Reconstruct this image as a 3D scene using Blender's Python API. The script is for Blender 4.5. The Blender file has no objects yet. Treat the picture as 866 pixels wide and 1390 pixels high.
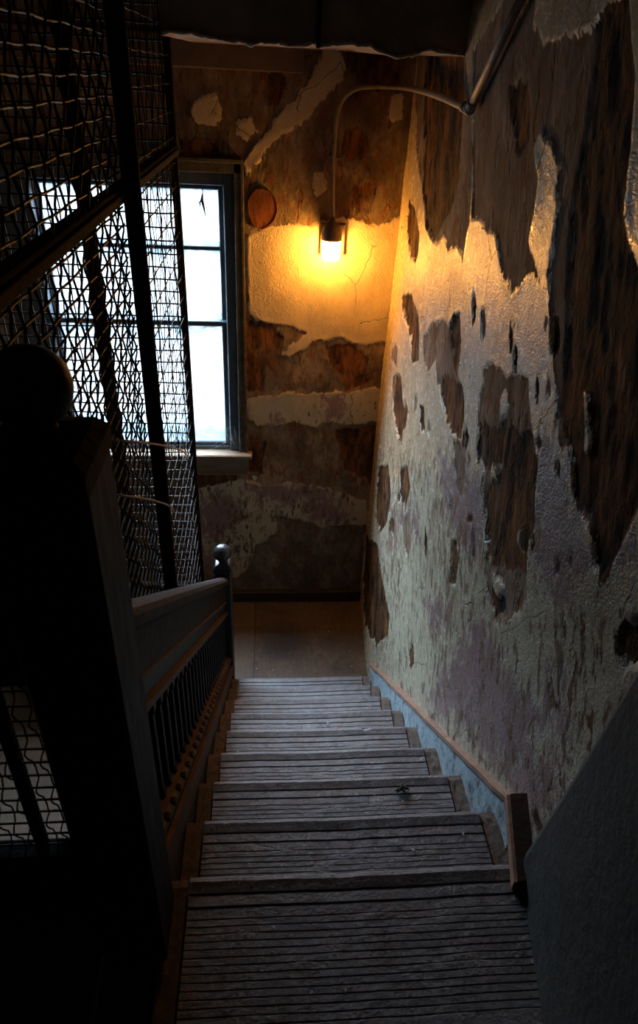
import bpy, math, random
import numpy as np
from mathutils import Vector, Matrix
random.seed(7)
C = bpy.context.scene.collection
ZO = 3.38                                   # eye height above the lower landing
# ---------------------------------------------------------------- camera frame
P0 = np.array([433., 650.]); F = 874.6
def nv(v): v = np.array(v, float); return v / np.linalg.norm(v)
Yd = nv([367-433, 100-650, F]); Zu = -nv([355-433, 2050-650, F]); Zu = nv(Zu - Yd*(Zu@Yd)); Xr = np.cross(Yd, Zu)
RW = np.array([Xr, Yd, Zu])
EYE = np.array([0, 0, ZO])
def at(u, v, ax, val):
    "point where the sight line of photo position (u,v) meets the plane axis=val"
    r = RW @ np.array([u-P0[0], v-P0[1], F]); return EYE + r*((val-EYE[ax])/r[ax])
cam = bpy.data.objects.new('camera', bpy.data.cameras.new('camera')); C.objects.link(cam)
m3 = Matrix([list(map(float, r)) for r in np.array([RW@[1,0,0], RW@[0,-1,0], RW@[0,0,-1]]).T])
cam.matrix_world = Matrix.Translation((0, 0, ZO)) @ m3.to_4x4()
cam.data.sensor_width = 36; cam.data.lens = F*36/1390; cam.data.shift_y = -45/1390
cam.data.clip_start = .05
cam.data.dof.use_dof = True; cam.data.dof.focus_distance = 2.4; cam.data.dof.aperture_fstop = 7
bpy.context.scene.camera = cam
vs = bpy.context.scene.view_settings
vs.view_transform = 'Standard'; vs.look = 'None'; vs.gamma = 1; vs.exposure = 0; vs.use_curve_mapping = False

# ---------------------------------------------------------------- noise
def vnoise(u, v, seed):
    rs = np.random.RandomState(seed); L = rs.rand(256, 256)
    iu = np.floor(u).astype(int); iv = np.floor(v).astype(int); fu = u-iu; fv = v-iv
    fu = fu*fu*(3-2*fu); fv = fv*fv*(3-2*fv)
    g = lambda a, b: L[a % 256, b % 256]
    return (g(iu, iv)*(1-fu)+g(iu+1, iv)*fu)*(1-fv) + (g(iu, iv+1)*(1-fu)+g(iu+1, iv+1)*fu)*fv
def fbm(u, v, seed, octv=5, rough=.55):
    s = 0; a = 1; t = 0
    for i in range(octv): s = s + a*(vnoise(u*2**i, v*2**i, seed+i)-.5); t += a; a *= rough
    return s/t*2
def sdf_poly(U, V, poly, reach=.35):
    "signed distance, positive inside"
    P = np.array(poly, float); d = np.full(U.shape, -reach)
    sel = (U > P[:,0].min()-reach) & (U < P[:,0].max()+reach) & (V > P[:,1].min()-reach) & (V < P[:,1].max()+reach)
    u = U[sel]; v = V[sel]; dm = np.full(u.shape, 9.); ins = np.zeros(u.shape, bool)
    n = len(P)
    for i in range(n):
        a = P[i]; b = P[(i+1) % n]; e = b-a; L2 = e@e+1e-12
        t = np.clip(((u-a[0])*e[0]+(v-a[1])*e[1])/L2, 0, 1)
        dm = np.minimum(dm, np.hypot(u-a[0]-t*e[0], v-a[1]-t*e[1]))
        c = ((a[1] > v) != (b[1] > v)); 
        ins ^= c & (u < (b[0]-a[0])*(v-a[1])/(b[1]-a[1]+1e-12)+a[0])
    d[sel] = np.where(ins, dm, -dm); return np.clip(d, -reach, reach)

# ---------------------------------------------------------------- mesh helper
class MB:
    def __init__(s): s.v = []; s.f = []; s.sm = []
    def add(s, vs_, fs, smooth=False):
        o = len(s.v); s.v += [tuple(map(float, p)) for p in vs_]; s.f += [tuple(o+i for i in f) for f in fs]; s.sm += [smooth]*len(fs); return s
    def box(s, x0, x1, y0, y1, z0, z1, b=0, R=None, o=(0,0,0)):
        "box, chamfered by b"
        if b <= 0:
            v = [(x, y, z) for x in (x0, x1) for y in (y0, y1) for z in (z0, z1)]
            f = [(0,1,3,2), (4,6,7,5), (0,4,5,1), (2,3,7,6), (0,2,6,4), (1,5,7,3)]
        else:
            import itertools
            v = []; idx = {}
            X = (x0, x1); Y = (y0, y1); Z = (z0, z1)
            for c in itertools.product((0, 1), repeat=3):
                for a in range(3):
                    p = []
                    for k in range(3):
                        e = (X, Y, Z)[k][c[k]]; p.append(e if k == a else e + (b if c[k] == 0 else -b))
                    idx[(c, a)] = len(v); v.append(tuple(p))
            f = []
            for a in range(3):
                for sgn in (0, 1):
                    i, j = (a+1) % 3, (a+2) % 3; q = []
                    for ci, cj in ((0,0), (1,0), (1,1), (0,1)):
                        c = [0]*3; c[a] = sgn; c[i] = ci; c[j] = cj; q.append(idx[(tuple(c), a)])
                    f.append(tuple(q if sgn else q[::-1]))
            for a in range(3):
                i, j = (a+1) % 3, (a+2) % 3
                for ci, cj in ((0,0), (1,0), (1,1), (0,1)):
                    c0 = [0]*3; c1 = [0]*3; c0[i] = c1[i] = ci; c0[j] = c1[j] = cj; c1[a] = 1
                    c0 = tuple(c0); c1 = tuple(c1)
                    q = [idx[(c0, i)], idx[(c0, j)], idx[(c1, j)], idx[(c1, i)]]
                    f.append(tuple(q if ci == cj else q[::-1]))
            for c in itertools.product((0, 1), repeat=3):
                q = [idx[(c, 0)], idx[(c, 1)], idx[(c, 2)]]; f.append(tuple(q if sum(c) % 2 else q[::-1]))
        if R is not None: v = [tuple(R @ Vector(p) + Vector(o)) for p in v]
        return s.add(v, f)
    def tube(s, pts, r, n=6, cap=True):
        pts = [Vector(p) for p in pts]; V = []; N = len(pts)
        t0 = (pts[1]-pts[0]).normalized(); a = t0.orthogonal().normalized()
        for i, p in enumerate(pts):
            t = (pts[min(i+1, N-1)]-pts[max(i-1, 0)]).normalized()
            a = (a - t*a.dot(t)).normalized(); b = t.cross(a); rr = r[i] if isinstance(r, (list, tuple)) else r
            for k in range(n):
                q = 2*math.pi*k/n; V.append(p + a*math.cos(q)*rr + b*math.sin(q)*rr)
        Fc = [(i*n+k, i*n+(k+1) % n, (i+1)*n+(k+1) % n, (i+1)*n+k) for i in range(N-1) for k in range(n)]
        if cap: Fc += [tuple(range(n))[::-1], tuple((N-1)*n+k for k in range(n))]
        return s.add(V, Fc, True)
    def lathe(s, prof, c=(0,0,0), n=32):
        V = []; m = len(prof)
        for r, z in prof:
            for k in range(n): q = 2*math.pi*k/n; V.append((c[0]+r*math.cos(q), c[1]+r*math.sin(q), c[2]+z))
        Fc = [(i*n+k, i*n+(k+1) % n, (i+1)*n+(k+1) % n, (i+1)*n+k) for i in range(m-1) for k in range(n)]
        Fc += [tuple(range(n))[::-1], tuple((m-1)*n+k for k in range(n))]
        return s.add(V, Fc, True)
    def prism(s, poly, axis, a0, a1):
        "2-D outline extruded along axis (0=x: outline in y,z)"
        def P(p, a):
            return {0: (a, p[0], p[1]), 1: (p[0], a, p[1]), 2: (p[0], p[1], a)}[axis]
        n = len(poly); V = [P(p, a0) for p in poly]+[P(p, a1) for p in poly]
        return s.add(V, [(i, (i+1) % n, n+(i+1) % n, n+i) for i in range(n)]+[tuple(range(n))[::-1], tuple(range(n, 2*n))])
    def build(s, name, mat, parent=None, loc=None, attrs=None):
        me = bpy.data.meshes.new(name)
        o = bpy.data.objects.new(name, me); C.objects.link(o)
        base = Vector((0,0,0))
        if parent is not None:
            o.parent = parent; base = parent.location
            if parent.parent: base = base + parent.parent.location
        if loc is not None: o.location = Vector(loc)-base; base = Vector(loc)
        me.from_pydata([tuple(Vector(p)-base) for p in s.v], [], s.f)
        me.polygons.foreach_set('use_smooth', s.sm)
        me.materials.append(mat); me.update()
        import bmesh
        bm = bmesh.new(); bm.from_mesh(me); bmesh.ops.recalc_face_normals(bm, faces=bm.faces); bm.to_mesh(me); bm.free()
        return o
def tag(o, label=None, cat=None, group=None, kind=None):
    for k, v in (('label', label), ('category', cat), ('group', group), ('kind', kind)):
        if v: o[k] = v
    return o
def thing(name, loc, label, cat, group=None):
    o = bpy.data.objects.new(name, None); C.objects.link(o); o.location = loc; o.empty_display_size = .1
    return tag(o, label, cat, group)

# ---------------------------------------------------------------- material helper
class NT:
    def __init__(s, name):
        s.m = bpy.data.materials.new(name); s.tilt = 0; s.m.use_nodes = True; s.t = s.m.node_tree; s.t.nodes.clear()
        s.out = s.t.nodes.new('ShaderNodeOutputMaterial'); s.tc = s.t.nodes.new('ShaderNodeTexCoord')
    def n(s, typ, **k):
        q = s.t.nodes.new(typ)
        for a, b in k.items(): setattr(q, a, b)
        return q
    def l(s, a, b): s.t.links.new(a, b)
    def put(s, sock, v):
        if hasattr(v, 'is_output') or isinstance(v, bpy.types.NodeSocket): s.l(v, sock)
        else:
            if isinstance(v, (tuple, list)) and len(v) == 3 and sock.type == 'RGBA': v = (*v, 1)
            sock.default_value = v
    def co(s, sc=(1,1,1)):
        mp = s.n('ShaderNodeMapping'); s.l(s.tc.outputs['Object'], mp.inputs[0]); mp.inputs['Scale'].default_value = sc
        if s.tilt and sc[2] < .7: mp.vector_type = 'TEXTURE'; mp.inputs['Scale'].default_value = tuple(1/q for q in sc); mp.inputs['Rotation'].default_value = (s.tilt, 0, 0)
        return mp.outputs[0]
    def noise(s, scale, detail=6, rough=.6, sc=(1,1,1), dist=0):
        q = s.n('ShaderNodeTexNoise'); s.l(s.co(sc), q.inputs['Vector']); q.inputs['Scale'].default_value = scale
        q.inputs['Detail'].default_value = detail; q.inputs['Roughness'].default_value = rough; q.inputs['Distortion'].default_value = dist
        return q.outputs['Fac']
    def vor(s, scale, sc=(1,1,1), feature='DISTANCE_TO_EDGE'):
        q = s.n('ShaderNodeTexVoronoi', feature=feature); s.l(s.co(sc), q.inputs['Vector']); q.inputs['Scale'].default_value = scale
        return q.outputs['Distance']
    def mth(s, op, a, b=0.0, c=None):
        q = s.n('ShaderNodeMath', operation=op); s.put(q.inputs[0], a); s.put(q.inputs[1], b)
        if c is not None: s.put(q.inputs[2], c)
        return q.outputs[0]
    def rng(s, v, a, b, c=0., d=1., clamp=True):
        q = s.n('ShaderNodeMapRange'); q.clamp = clamp; s.put(q.inputs[0], v)
        for i, x in enumerate((a, b, c, d)): q.inputs[i+1].default_value = x
        return q.outputs[0]
    def ramp(s, v, stops):
        q = s.n('ShaderNodeValToRGB'); s.put(q.inputs[0], v); e = q.color_ramp.elements
        while len(e) < len(stops): e.new(.5)
        for i, (p, c) in enumerate(stops): e[i].position = p; e[i].color = (*c, 1)
        return q.outputs[0]
    def mix(s, f, a, b):
        q = s.n('ShaderNodeMix', data_type='RGBA'); s.put(q.inputs[0], f); s.put(q.inputs[6], a); s.put(q.inputs[7], b); return q.outputs[2]
    def mixf(s, f, a, b):
        q = s.n('ShaderNodeMix'); s.put(q.inputs[0], f); s.put(q.inputs[2], a); s.put(q.inputs[3], b); return q.outputs[0]
    def attr(s, name): return s.n('ShaderNodeAttribute', attribute_name=name).outputs['Fac']
    def bump(s, h, dist=.01, strength=1., prev=None):
        q = s.n('ShaderNodeBump'); s.put(q.inputs['Height'], h); q.inputs['Distance'].default_value = dist; q.inputs['Strength'].default_value = strength
        if prev is not None: s.l(prev, q.inputs['Normal'])
        return q.outputs[0]
    def pbr(s, col, rough=.5, metal=0., nrm=None, spec=.5):
        q = s.n('ShaderNodeBsdfPrincipled'); s.put(q.inputs['Base Color'], col); s.put(q.inputs['Roughness'], rough); s.put(q.inputs['Metallic'], metal)
        s.put(q.inputs['Specular IOR Level'], spec)
        if nrm is not None: s.l(nrm, q.inputs['Normal'])
        s.l(q.outputs[0], s.out.inputs[0]); s.b = q; return s.m

def simple(name, c0, c1, rough=.5, scale=12, bump=.002, metal=0, sc=(1,1,1), spec=.5):
    t = NT(name); n = t.noise(scale, 8, .65, sc); n2 = t.noise(scale*6, 4, .6, sc)
    col = t.ramp(n, [(.3, c0), (.7, c1)])
    return t.pbr(col, t.rng(n2, .3, .7, rough-.08, rough+.1), metal, t.bump(n2, bump), spec)

def wall_mat(name, cream, green, mauve, gloss, brown_lo, brown_hi, pl_lo, pl_hi, chips=.5, flake=.35, tilt=0):
    t = NT(name); t.tilt = tilt; V = (1, 1, .35)
    fine = t.mth('SUBTRACT', t.noise(38, 6, .65, V), .5); fine2 = t.mth('SUBTRACT', t.noise(130, 4, .6, (1,1,.6)), .5)
    med = t.mth('SUBTRACT', t.noise(15, 5, .6, (1, 1, .3)), .5)
    e = t.mth('ADD', t.mth('ADD', t.mth('MULTIPLY', fine, .055), t.mth('MULTIPLY', med, .075)), t.mth('MULTIPLY', fine2, .016))
    mpl = t.rng(t.mth('ADD', t.attr('pl'), e), -.0008, .0008)
    mbr = t.rng(t.mth('ADD', t.attr('br'), t.mth('MULTIPLY', e, 1.4)), -.003, .003)
    # small chips flaked off the paint, long upright streaks
    ch = t.noise(30, 7, .7, (1, 1, .38)); chf = t.attr('chip')
    mch = t.rng(t.mth('ADD', ch, t.mth('MULTIPLY', chf, .10)), .645, .65)
    gv = t.mth('ADD', t.attr('gr'), t.mth('MULTIPLY', t.mth('SUBTRACT', t.noise(16, 9, .78, (1,1,.5)), .5), 1.1))
    mv = t.mth('ADD', t.attr('mv'), t.mth('MULTIPLY', t.mth('SUBTRACT', t.noise(22, 9, .8, (1,1,.5), .4), .5), .75))
    blot = t.noise(5, 5, .6)
    paint = t.mix(t.rng(gv, -.03, .03), cream, green)
    paint = t.mix(t.rng(mv, -.004, .004), paint, mauve)
    dirt = t.noise(9, 9, .75, (1,1,.6))
    paint = t.mix(t.rng(dirt, .45, .8, 0, .7), paint, tuple(.35*x for x in (cream[0], cream[1]*.85, cream[2]*.65)))
    paint = t.mix(t.rng(t.noise(150, 3, .6), .55, .75, 0, .3), paint, (.10, .08, .06))
    # hairline cracks
    cr = t.n('ShaderNodeTexVoronoi', feature='DISTANCE_TO_EDGE'); mp = t.n('ShaderNodeMix', data_type='VECTOR')
    mp.inputs[0].default_value = .07; t.l(t.co((1,1,.8)), mp.inputs[4])
    nn = t.n('ShaderNodeTexNoise'); t.l(t.co(), nn.inputs[0]); nn.inputs['Scale'].default_value = 7; nn.inputs['Detail'].default_value = 6
    t.l(nn.outputs['Color'], mp.inputs[5]); t.l(mp.outputs[1], cr.inputs['Vector']); cr.inputs['Scale'].default_value = 3.1
    crack = t.mth('MULTIPLY', t.rng(cr.outputs['Distance'], .0, .005, 1, 0), t.rng(t.noise(2.2, 3), .50, .54))
    paint = t.mix(crack, paint, (.05, .035, .025))
    plc = t.ramp(t.noise(7, 9, .72, (1,1,.6)), [(.38, pl_lo), (.52, tuple((a+b)/2 for a, b in zip(pl_lo, pl_hi))), (.62, pl_hi)])
    plc = t.mix(t.rng(t.noise(21, 7, .72, (1,1,.4)), .53, .58, 0, .9), plc, tuple(.55*a+.2*b for a, b in zip(brown_hi, pl_lo)))
    brc = t.ramp(t.noise(11, 10, .75, (1,1,.45)), [(.40, brown_lo), (.50, tuple(.6*a+.4*b for a, b in zip(brown_lo, brown_hi))), (.61, brown_hi)])
    brc = t.mix(t.rng(t.noise(9, 8, .7, (1,1,.3)), .58, .66, 0, .45), brc, pl_hi)
    under = t.mix(mbr, plc, brc)
    isun = t.mth('MAXIMUM', mpl, mch)
    isbr = t.mth('MULTIPLY', mbr, mpl)
    col = t.mix(isun, paint, under)
    # relief
    wr = t.noise(85, 5, .62, (1,1,.8)); wr2 = t.noise(160, 3, .5)
    h = t.mth('ADD', t.mth('MULTIPLY', t.mth('MULTIPLY', wr, t.rng(t.noise(4, 4), .4, .6, .5, 1.4)), .0036), t.mth('MULTIPLY', wr2, .0034))
    h = t.mth('SUBTRACT', h, t.mth('MULTIPLY', crack, .004))
    hp = t.mth('ADD', t.mth('MULTIPLY', t.noise(60, 8, .7, (1,1,.6)), .005), t.mth('MULTIPLY', t.rng(t.noise(17, 5, .6, (1,1,.4)), .54, .60), -.006))
    hb = t.mth('ADD', t.mth('MULTIPLY', t.noise(19, 9, .68, (1,1,.35)), .030), t.mth('MULTIPLY', t.rng(t.noise(13, 7, .65, (1,1,.28)), .44, .52), .014))
    hu = t.mth('SUBTRACT', t.mixf(isbr, hp, hb), t.mth('ADD', .0050, t.mth('MULTIPLY', isbr, .012)))
    # lifted lips of paint round every patch
    lip = t.rng(t.mth('ADD', t.attr('pl'), e), -.012, 0, 0, .0035*flake)
    h = t.mth('ADD', h, lip)
    hh = t.mixf(isun, h, hu)
    nrm = t.bump(hh, 1.0, 1.0)
    rp = t.rng(t.noise(30, 4), .3, .7, gloss-.06, gloss+.12)
    rough = t.mixf(isun, rp, .85)
    return t.pbr(col, rough, 0, nrm, t.mixf(isun, .8, .2))

def px_poly(pts, ax, val, ua, va):
    out = []
    for u, v in pts:
        p = at(u, v, ax, val); out.append((p[ua], p[va]))
    return out

def grid_wall(name, mat, us, vs_, place, pols, seed, edge_amp=.02, disp_sign=1, holes=(), shear=0):
    U, V = np.meshgrid(us, vs_, indexing='ij'); U = U.ravel(); V = V.ravel()
    A = {}; U_ = U; US = U-shear*V
    wob = fbm(US*9, V*4.5, seed, 5)*edge_amp
    for key in ('pl', 'br', 'mv', 'gr', 'chip'):
        d = np.full(U.shape, -.35)
        for pol in pols.get(key, []): d = np.maximum(d, sdf_poly(U, V, pol))
        for pol in pols.get(key+'-', []): d = np.minimum(d, -sdf_poly(U, V, pol))
        A[key] = d
    A['pl'] = A['pl'] + wob
    A['br'] = A['br'] + wob*1.3 + fbm(US*12, V*6, seed+9, 4)*.015
    A['mv'] = A['mv'] + fbm(U*6, V*3, seed+20, 5)*.06
    A['gr'] = A['gr'] + fbm(U*4, V*2, seed+30, 5)*.12
    A['chip'] = np.clip(A['chip']*4, -1, 1) + fbm(U*3, V*2, seed+50, 4)*.6
    sm = lambda d, w: np.clip(.5+d/w, 0, 1)
    D = fbm(U*1.4, V*1.1, seed+70, 4)*.012 + fbm(U*7, V*4, seed+80, 4)*.0035
    ms = sm(A['pl'], .010); mb = sm(np.minimum(A['br'], A['pl']), .016)
    D = D - ms*.0035 - mb*(.003 + .014*np.abs(fbm(US*14, V*5, seed+90, 5)))
    D = D + np.exp(-((A['pl']+.008)/.008)**2)*.004*np.clip(fbm(US*10, V*6, seed+95, 3)+.4, 0, 1)
    n1, n2 = len(us), len(vs_)
    co = place(U, V, D)
    idx = np.arange(n1*n2).reshape(n1, n2)
    cu = (us[:-1]+us[1:])/2; cv = (vs_[:-1]+vs_[1:])/2; CU, CV = np.meshgrid(cu, cv, indexing='ij')
    keep = np.ones(CU.shape, bool)
    for (a0, a1, b0, b1) in holes: keep &= ~((CU > a0) & (CU < a1) & (CV > b0) & (CV < b1))
    q = np.stack([idx[:-1, :-1], idx[1:, :-1], idx[1:, 1:], idx[:-1, 1:]], -1)[keep]
    if disp_sign < 0: q = q[:, ::-1]
    me = bpy.data.meshes.new(name); me.vertices.add(len(co)); me.vertices.foreach_set('co', co.astype(np.float32).ravel())
    me.loops.add(q.size); me.loops.foreach_set('vertex_index', q.ravel().astype(np.int32))
    me.polygons.add(len(q)); me.polygons.foreach_set('loop_start', np.arange(0, q.size, 4, dtype=np.int32))
    me.update(calc_edges=True); me.validate()
    me.polygons.foreach_set('use_smooth', np.ones(len(me.polygons), bool))
    for k, a in A.items():
        at_ = me.attributes.new(k, 'FLOAT', 'POINT'); at_.data.foreach_set('value', a.astype(np.float32))
    me.materials.append(mat); me.update()
    o = bpy.data.objects.new(name, me); C.objects.link(o); o['kind'] = 'structure'; return o

# ================================================================= RIGHT WALL
DB = 3.67                                    # back wall
UP = .207*9                                  # upper landing height
M_right = wall_mat('peeling_paint_right', (.56,.44,.28), (.45,.42,.31), (.27,.185,.185), .20, (.010,.006,.004), (.21,.088,.026), (.10,.070,.052), (.26,.195,.145), tilt=math.radians(-22))
M_back = wall_mat('peeling_paint_back', (.60,.46,.28), (.52,.43,.28), (.28,.15,.14), .5, (.04,.018,.009), (.30,.115,.04), (.11,.075,.05), (.34,.245,.165), flake=.3)
def zp4(L): return [(440+x/2.033, y/2.033) for x, y in L]
def zp5(L): return [(480+x/2.243, 420+y/2.243) for x, y in L]
def zp6(L): return [(480+x/2.243, 840+y/2.243) for x, y in L]
RP = lambda L: px_poly(L, 0, .66, 1, 2)
pl = [
 # streaked patch by the corner under the beam
 [(556,70),(628,60),(638,160),(637,230),(634,300),(625,348),(617,330),(606,338),(598,322),(590,330),(572,312),(568,270),(562,240),(556,205),(552,130)],
 # patch right of the pipe
 [(641,70),(700,-30),(730,-30),(722,30),(735,62),(770,58),(800,40),(850,-20),(860,100),(854,200),(845,270),(850,330),(870,372),(890,480),(885,640),(862,700),(845,728),(828,752),(816,778),(808,765),(805,724),(790,701),(781,670),(776,630),(770,604),(759,613),(752,580),(754,554),(747,456),(748,431),(743,370),(752,320),(758,280),(755,258),(762,225),(752,190),(735,170),(722,200),(730,246),(724,290),(716,325),(735,393),(720,372),(708,379),(698,398),(691,401),(676,354),(671,315),(652,300),(639,292)],
 zp4([(215,560),(232,575),(248,640),(246,700),(236,728),(220,700),(212,640)]),
 [(538,403),(552,400),(560,425),(564,450),(565,492),(556,490),(550,450),(540,430)],
 zp5([(205,80),(230,50),(260,30),(280,50),(300,20),(318,10),(320,100),(310,200),(325,250),(330,330),(320,388),(295,370),(265,300),(250,220),(240,170),(218,185),(205,150)]),
 zp5([(385,190),(400,170),(440,185),(455,215),(490,195),(525,205),(530,330),(545,400),(555,470),(545,560),(545,640),(530,700),(520,800),(525,870),(505,930),(470,950),(440,940),(415,880),(405,800),(410,760),(395,640),(390,560),(395,500),(385,450),(380,380),(370,340),(375,260),(392,230)]),
 zp5([(300,400),(340,420),(335,560),(325,575),(312,500)]),
 zp5([(118,190),(135,200),(145,330),(140,400),(122,390),(108,300),(104,200)]),
 zp5([(105,100),(120,110),(120,180),(106,170)]),
 zp5([(196,290),(208,300),(212,370),(198,372)]), zp5([(135,480),(160,470),(168,540),(155,600),(135,585)]),
 zp5([(60,480),(92,470),(104,560),(92,640),(70,680),(50,640)]),
 zp5([(22,690),(60,720),(85,850),(104,930),(100,1000),(60,1020),(20,960),(10,800)]),
 zp5([(298,720),(312,712),(320,760),(308,835),(298,825)]), zp5([(148,640),(165,620),(172,720),(158,760),(146,720)]),
 zp5([(110,620),(122,600),(130,700),(118,760)]), zp5([(176,260),(190,255),(188,320),(178,318)]),
 zp6([(160,70),(174,80),(174,130),(166,155),(160,120)]),
 [(838,872),(846,850),(875,830),(890,900),(866,905),(850,912),(841,898)],
 zp6([(428,-40),(455,-30),(460,10),(445,30),(432,10)]),
 zp6([(238,296),(246,300),(248,335),(236,330)]),
]
br = [
 [(566,70),(628,66),(622,180),(618,240),(606,290),(585,322),(572,312),(566,260),(566,140)],
 [(808,20),(850,-20),(860,100),(854,200),(845,270),(850,330),(870,372),(890,480),(885,640),(850,715),(818,770),(808,765),(805,724),(781,670),(772,640),(760,560),(764,470),(768,400),(765,330),(775,240),(790,180),(800,110)],
 zp4([(210,560),(235,575),(250,640),(246,700),(236,730),(215,700),(205,640)]),
 [(536,400),(555,398),(562,425),(567,450),(566,495),(550,490),(545,450)],
 zp5([(255,210),(300,215),(330,250),(335,330),(325,390),(290,375),(262,300)]), zp5([(285,50),(300,20),(322,10),(322,130),(300,180),(288,120)]),
 zp5([(395,350),(430,370),(460,330),(500,390),(535,370),(550,470),(550,640),(530,700),(520,800),(480,800),(430,790),(405,760),(395,640),(395,560),(425,520),(395,480)]),
 zp5([(420,860),(470,870),(465,940),(435,930)]),
 zp5([(118,190),(140,200),(150,330),(144,405),(118,390),(105,300)]), zp5([(130,480),(160,470),(170,540),(155,605),(130,585)]),
 zp5([(50,470),(100,465),(110,560),(98,640),(70,690),(45,650)]), zp5([(10,690),(60,710),(90,850),(108,930),(104,1000),(60,1030),(10,960)]),
 zp5([(292,715),(315,708),(325,760),(310,840),(292,825)]), zp5([(190,290),(214,300),(216,370),(194,372)]),
 zp6([(155,65),(180,75),(180,135),(166,160),(155,120)]), [(832,872),(846,845),(885,820),(895,910),(850,918)],
 [(690,120),(712,110),(716,190),(700,220)],
]
brown_less = []
mv = [zp5([(262,450),(300,420),(360,480),(385,480),(392,640),(402,760),(345,740),(300,640),(270,560)]),
 zp5([(535,430),(600,400),(650,440),(670,560),(690,640),(720,690),(730,800),(690,820),(660,900),(610,905),(560,850),(545,740),(550,600)]),
 zp6([(280,150),(340,100),(360,0),(400,10),(440,120),(480,220),(560,240),(600,170),(625,230),(600,330),(560,400),(560,480),(500,470),(430,420),(380,350),(290,300),(250,310),(245,250)]),
 zp5([(210,890),(280,880),(300,960),(240,980)]), zp5([(120,620),(190,610),(200,690),(150,680)]), zp5([(800,680),(866,640),(866,720),(820,740)]), zp6([(440,420),(600,400),(610,520),(540,590),(450,480)])]
gr = [[(500,760),(512,690),(560,640),(600,660),(650,740),(700,740),(800,760),(866,730),(900,1200),(700,1250),(500,950)]]
_rg = random.Random(77)
for _ in range(46):
    u = _rg.uniform(505, 780); v = _rg.uniform(400, 800); a = _rg.uniform(1.2, 4.5); h = _rg.uniform(5, 24)
    L = [(u-a*.3, v-h), (u+a, v-h*.2), (u+a*.5, v+h*.7), (u-a*.6, v+h), (u-a, v+h*.1)]; pl.append(L)
    if _rg.random() < .45: br.append([(x*1.0+(x-u)*.4, y+(y-v)*.1) for x, y in L])
chip = [[(490,560),(600,560),(700,740),(866,740),(900,1200),(700,1200),(500,950)], [(590,380),(640,400),(640,600),(600,600)]]
pl_minus = [zp5([(695,255),(706,250),(716,300),(708,350),(722,400),(715,440),(700,452),(690,430),(698,350)]), zp5([(435,265),(455,240),(465,300),(440,345)]), zp5([(420,465),(436,470),(436,525),(415,525),(412,490)]), zp5([(500,650),(515,660),(510,735),(498,720)]),
            zp5([(425,800),(460,850),(440,880),(425,850)])]
polR = {'pl': [RP(p) for p in pl], 'br': [RP(p) for p in br], 'mv': [RP(p) for p in mv], 'gr': [RP(p) for p in gr], 'chip': [RP(p) for p in chip],
        'pl-': [RP(p) for p in pl_minus]}
def wx(y): return np.interp(y, [.8, 2.7, 3.67], [.655, .668, .70])
yR = np.concatenate([np.arange(-1.6, .6, .1), np.arange(.6, 1.6, .008), np.arange(1.6, DB+.03, .010)])
zR = np.concatenate([np.arange(-.02, 1.3, .012), np.arange(1.3, 3.8, .009), np.arange(3.8, 4.5, .08)])
wall_right = grid_wall('wall_right', M_right, yR, zR, lambda U, V, D: np.stack([wx(U)-D, U, V], -1), polR, 11, .022, shear=.4)

# ================================================================= BACK WALL
BP = lambda L: px_poly(L, 1, DB, 0, 2)
cream_reg = [(336,322),(345,316),(360,309),(385,306),(400,304),(420,306),(434,300),(455,297),(475,295),(490,300),(505,305),(513,308),(522,300),(545,292),(600,290),(600,470),(522,462),(500,467),(478,466),(466,456),(455,459),(430,462),(410,476),(395,485),(380,482),(392,470),(414,452),(395,443),(372,440),(350,433),(335,428)]
band2 = [(334,545),(350,537),(400,534),(440,536),(480,530),(520,524),(520,572),(500,574),(470,578),(440,572),(428,580),(400,574),(380,579),(352,578),(338,568)]
low1 = [(262,665),(300,655),(330,650),(355,660),(395,655),(440,660),(500,680),(500,705),(440,700),(410,705),(380,700),(372,725),(350,740),(345,760),(330,780),(300,790),(262,760)]
low2 = [(400,700),(450,690),(500,700),(505,712),(440,716)]
diag = [(327,220),(345,200),(362,180),(378,160),(394,144),(408,120),(429,99),(436,75),(443,60),(458,64),(470,94),(458,112),(443,130),(420,160),(394,176),(372,194),(352,215),(340,232),(334,240)]
blobs = [[(258,140),(275,130),(292,126),(300,150),(292,170),(272,165),(258,158)], [(326,165),(340,158),(348,178),(335,188),(326,180)], [(425,235),(440,232),(444,258),(430,266),(424,250)],[(530,130),(545,118),(552,130),(548,165),(528,160)],
         [(440,95),(460,92),(466,108),(450,118)]]
paintB = [cream_reg, band2, low1, low2, diag, [(500,770),(520,600),(530,780)]] + blobs
brB = [[(333,432),(352,436),(372,444),(384,458),(378,475),(362,482),(358,500),(352,530),(335,535)],
       [(465,62),(548,66),(548,96),(530,112),(500,118),(480,104),(468,92)], [(470,172),(484,168),(496,178),(497,200),(490,218),(476,216),(468,198)],
       [(480,255),(500,248),(506,262),(500,285),(484,288),(480,272)], [(243,182),(262,180),(285,188),(305,205),(312,222),(243,222)],
       [(262,642),(320,642),(318,662),(262,664)], [(440,470),(475,468),(500,480),(500,520),(470,528),(450,500)], [(340,590),(360,600),(352,640),(338,640)], [(455,585),(520,580),(515,660),(470,640)],
       [(476,112),(496,112),(492,132),(478,134)], [(350,96),(380,92),(392,120),(372,150),(352,130)], [(300,205),(330,215),(335,240),(318,240)]]
mvB = [[(338,596),(368,600),(372,622),(350,640),(338,620)], [(268,690),(300,672),(330,690),(332,708),(300,730),(268,728)], [(405,690),(440,670),(468,680),(470,706),(430,710)], [(340,790),(350,740),(400,745),(420,780),(400,800)],
       [(444,546),(460,544),(462,560),(448,564)], [(372,566),(382,568),(382,580),(370,578)], [(340,660),(420,655),(440,672),(390,685),(350,680)], [(268,740),(300,760),(300,800),(268,790)]]
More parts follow.
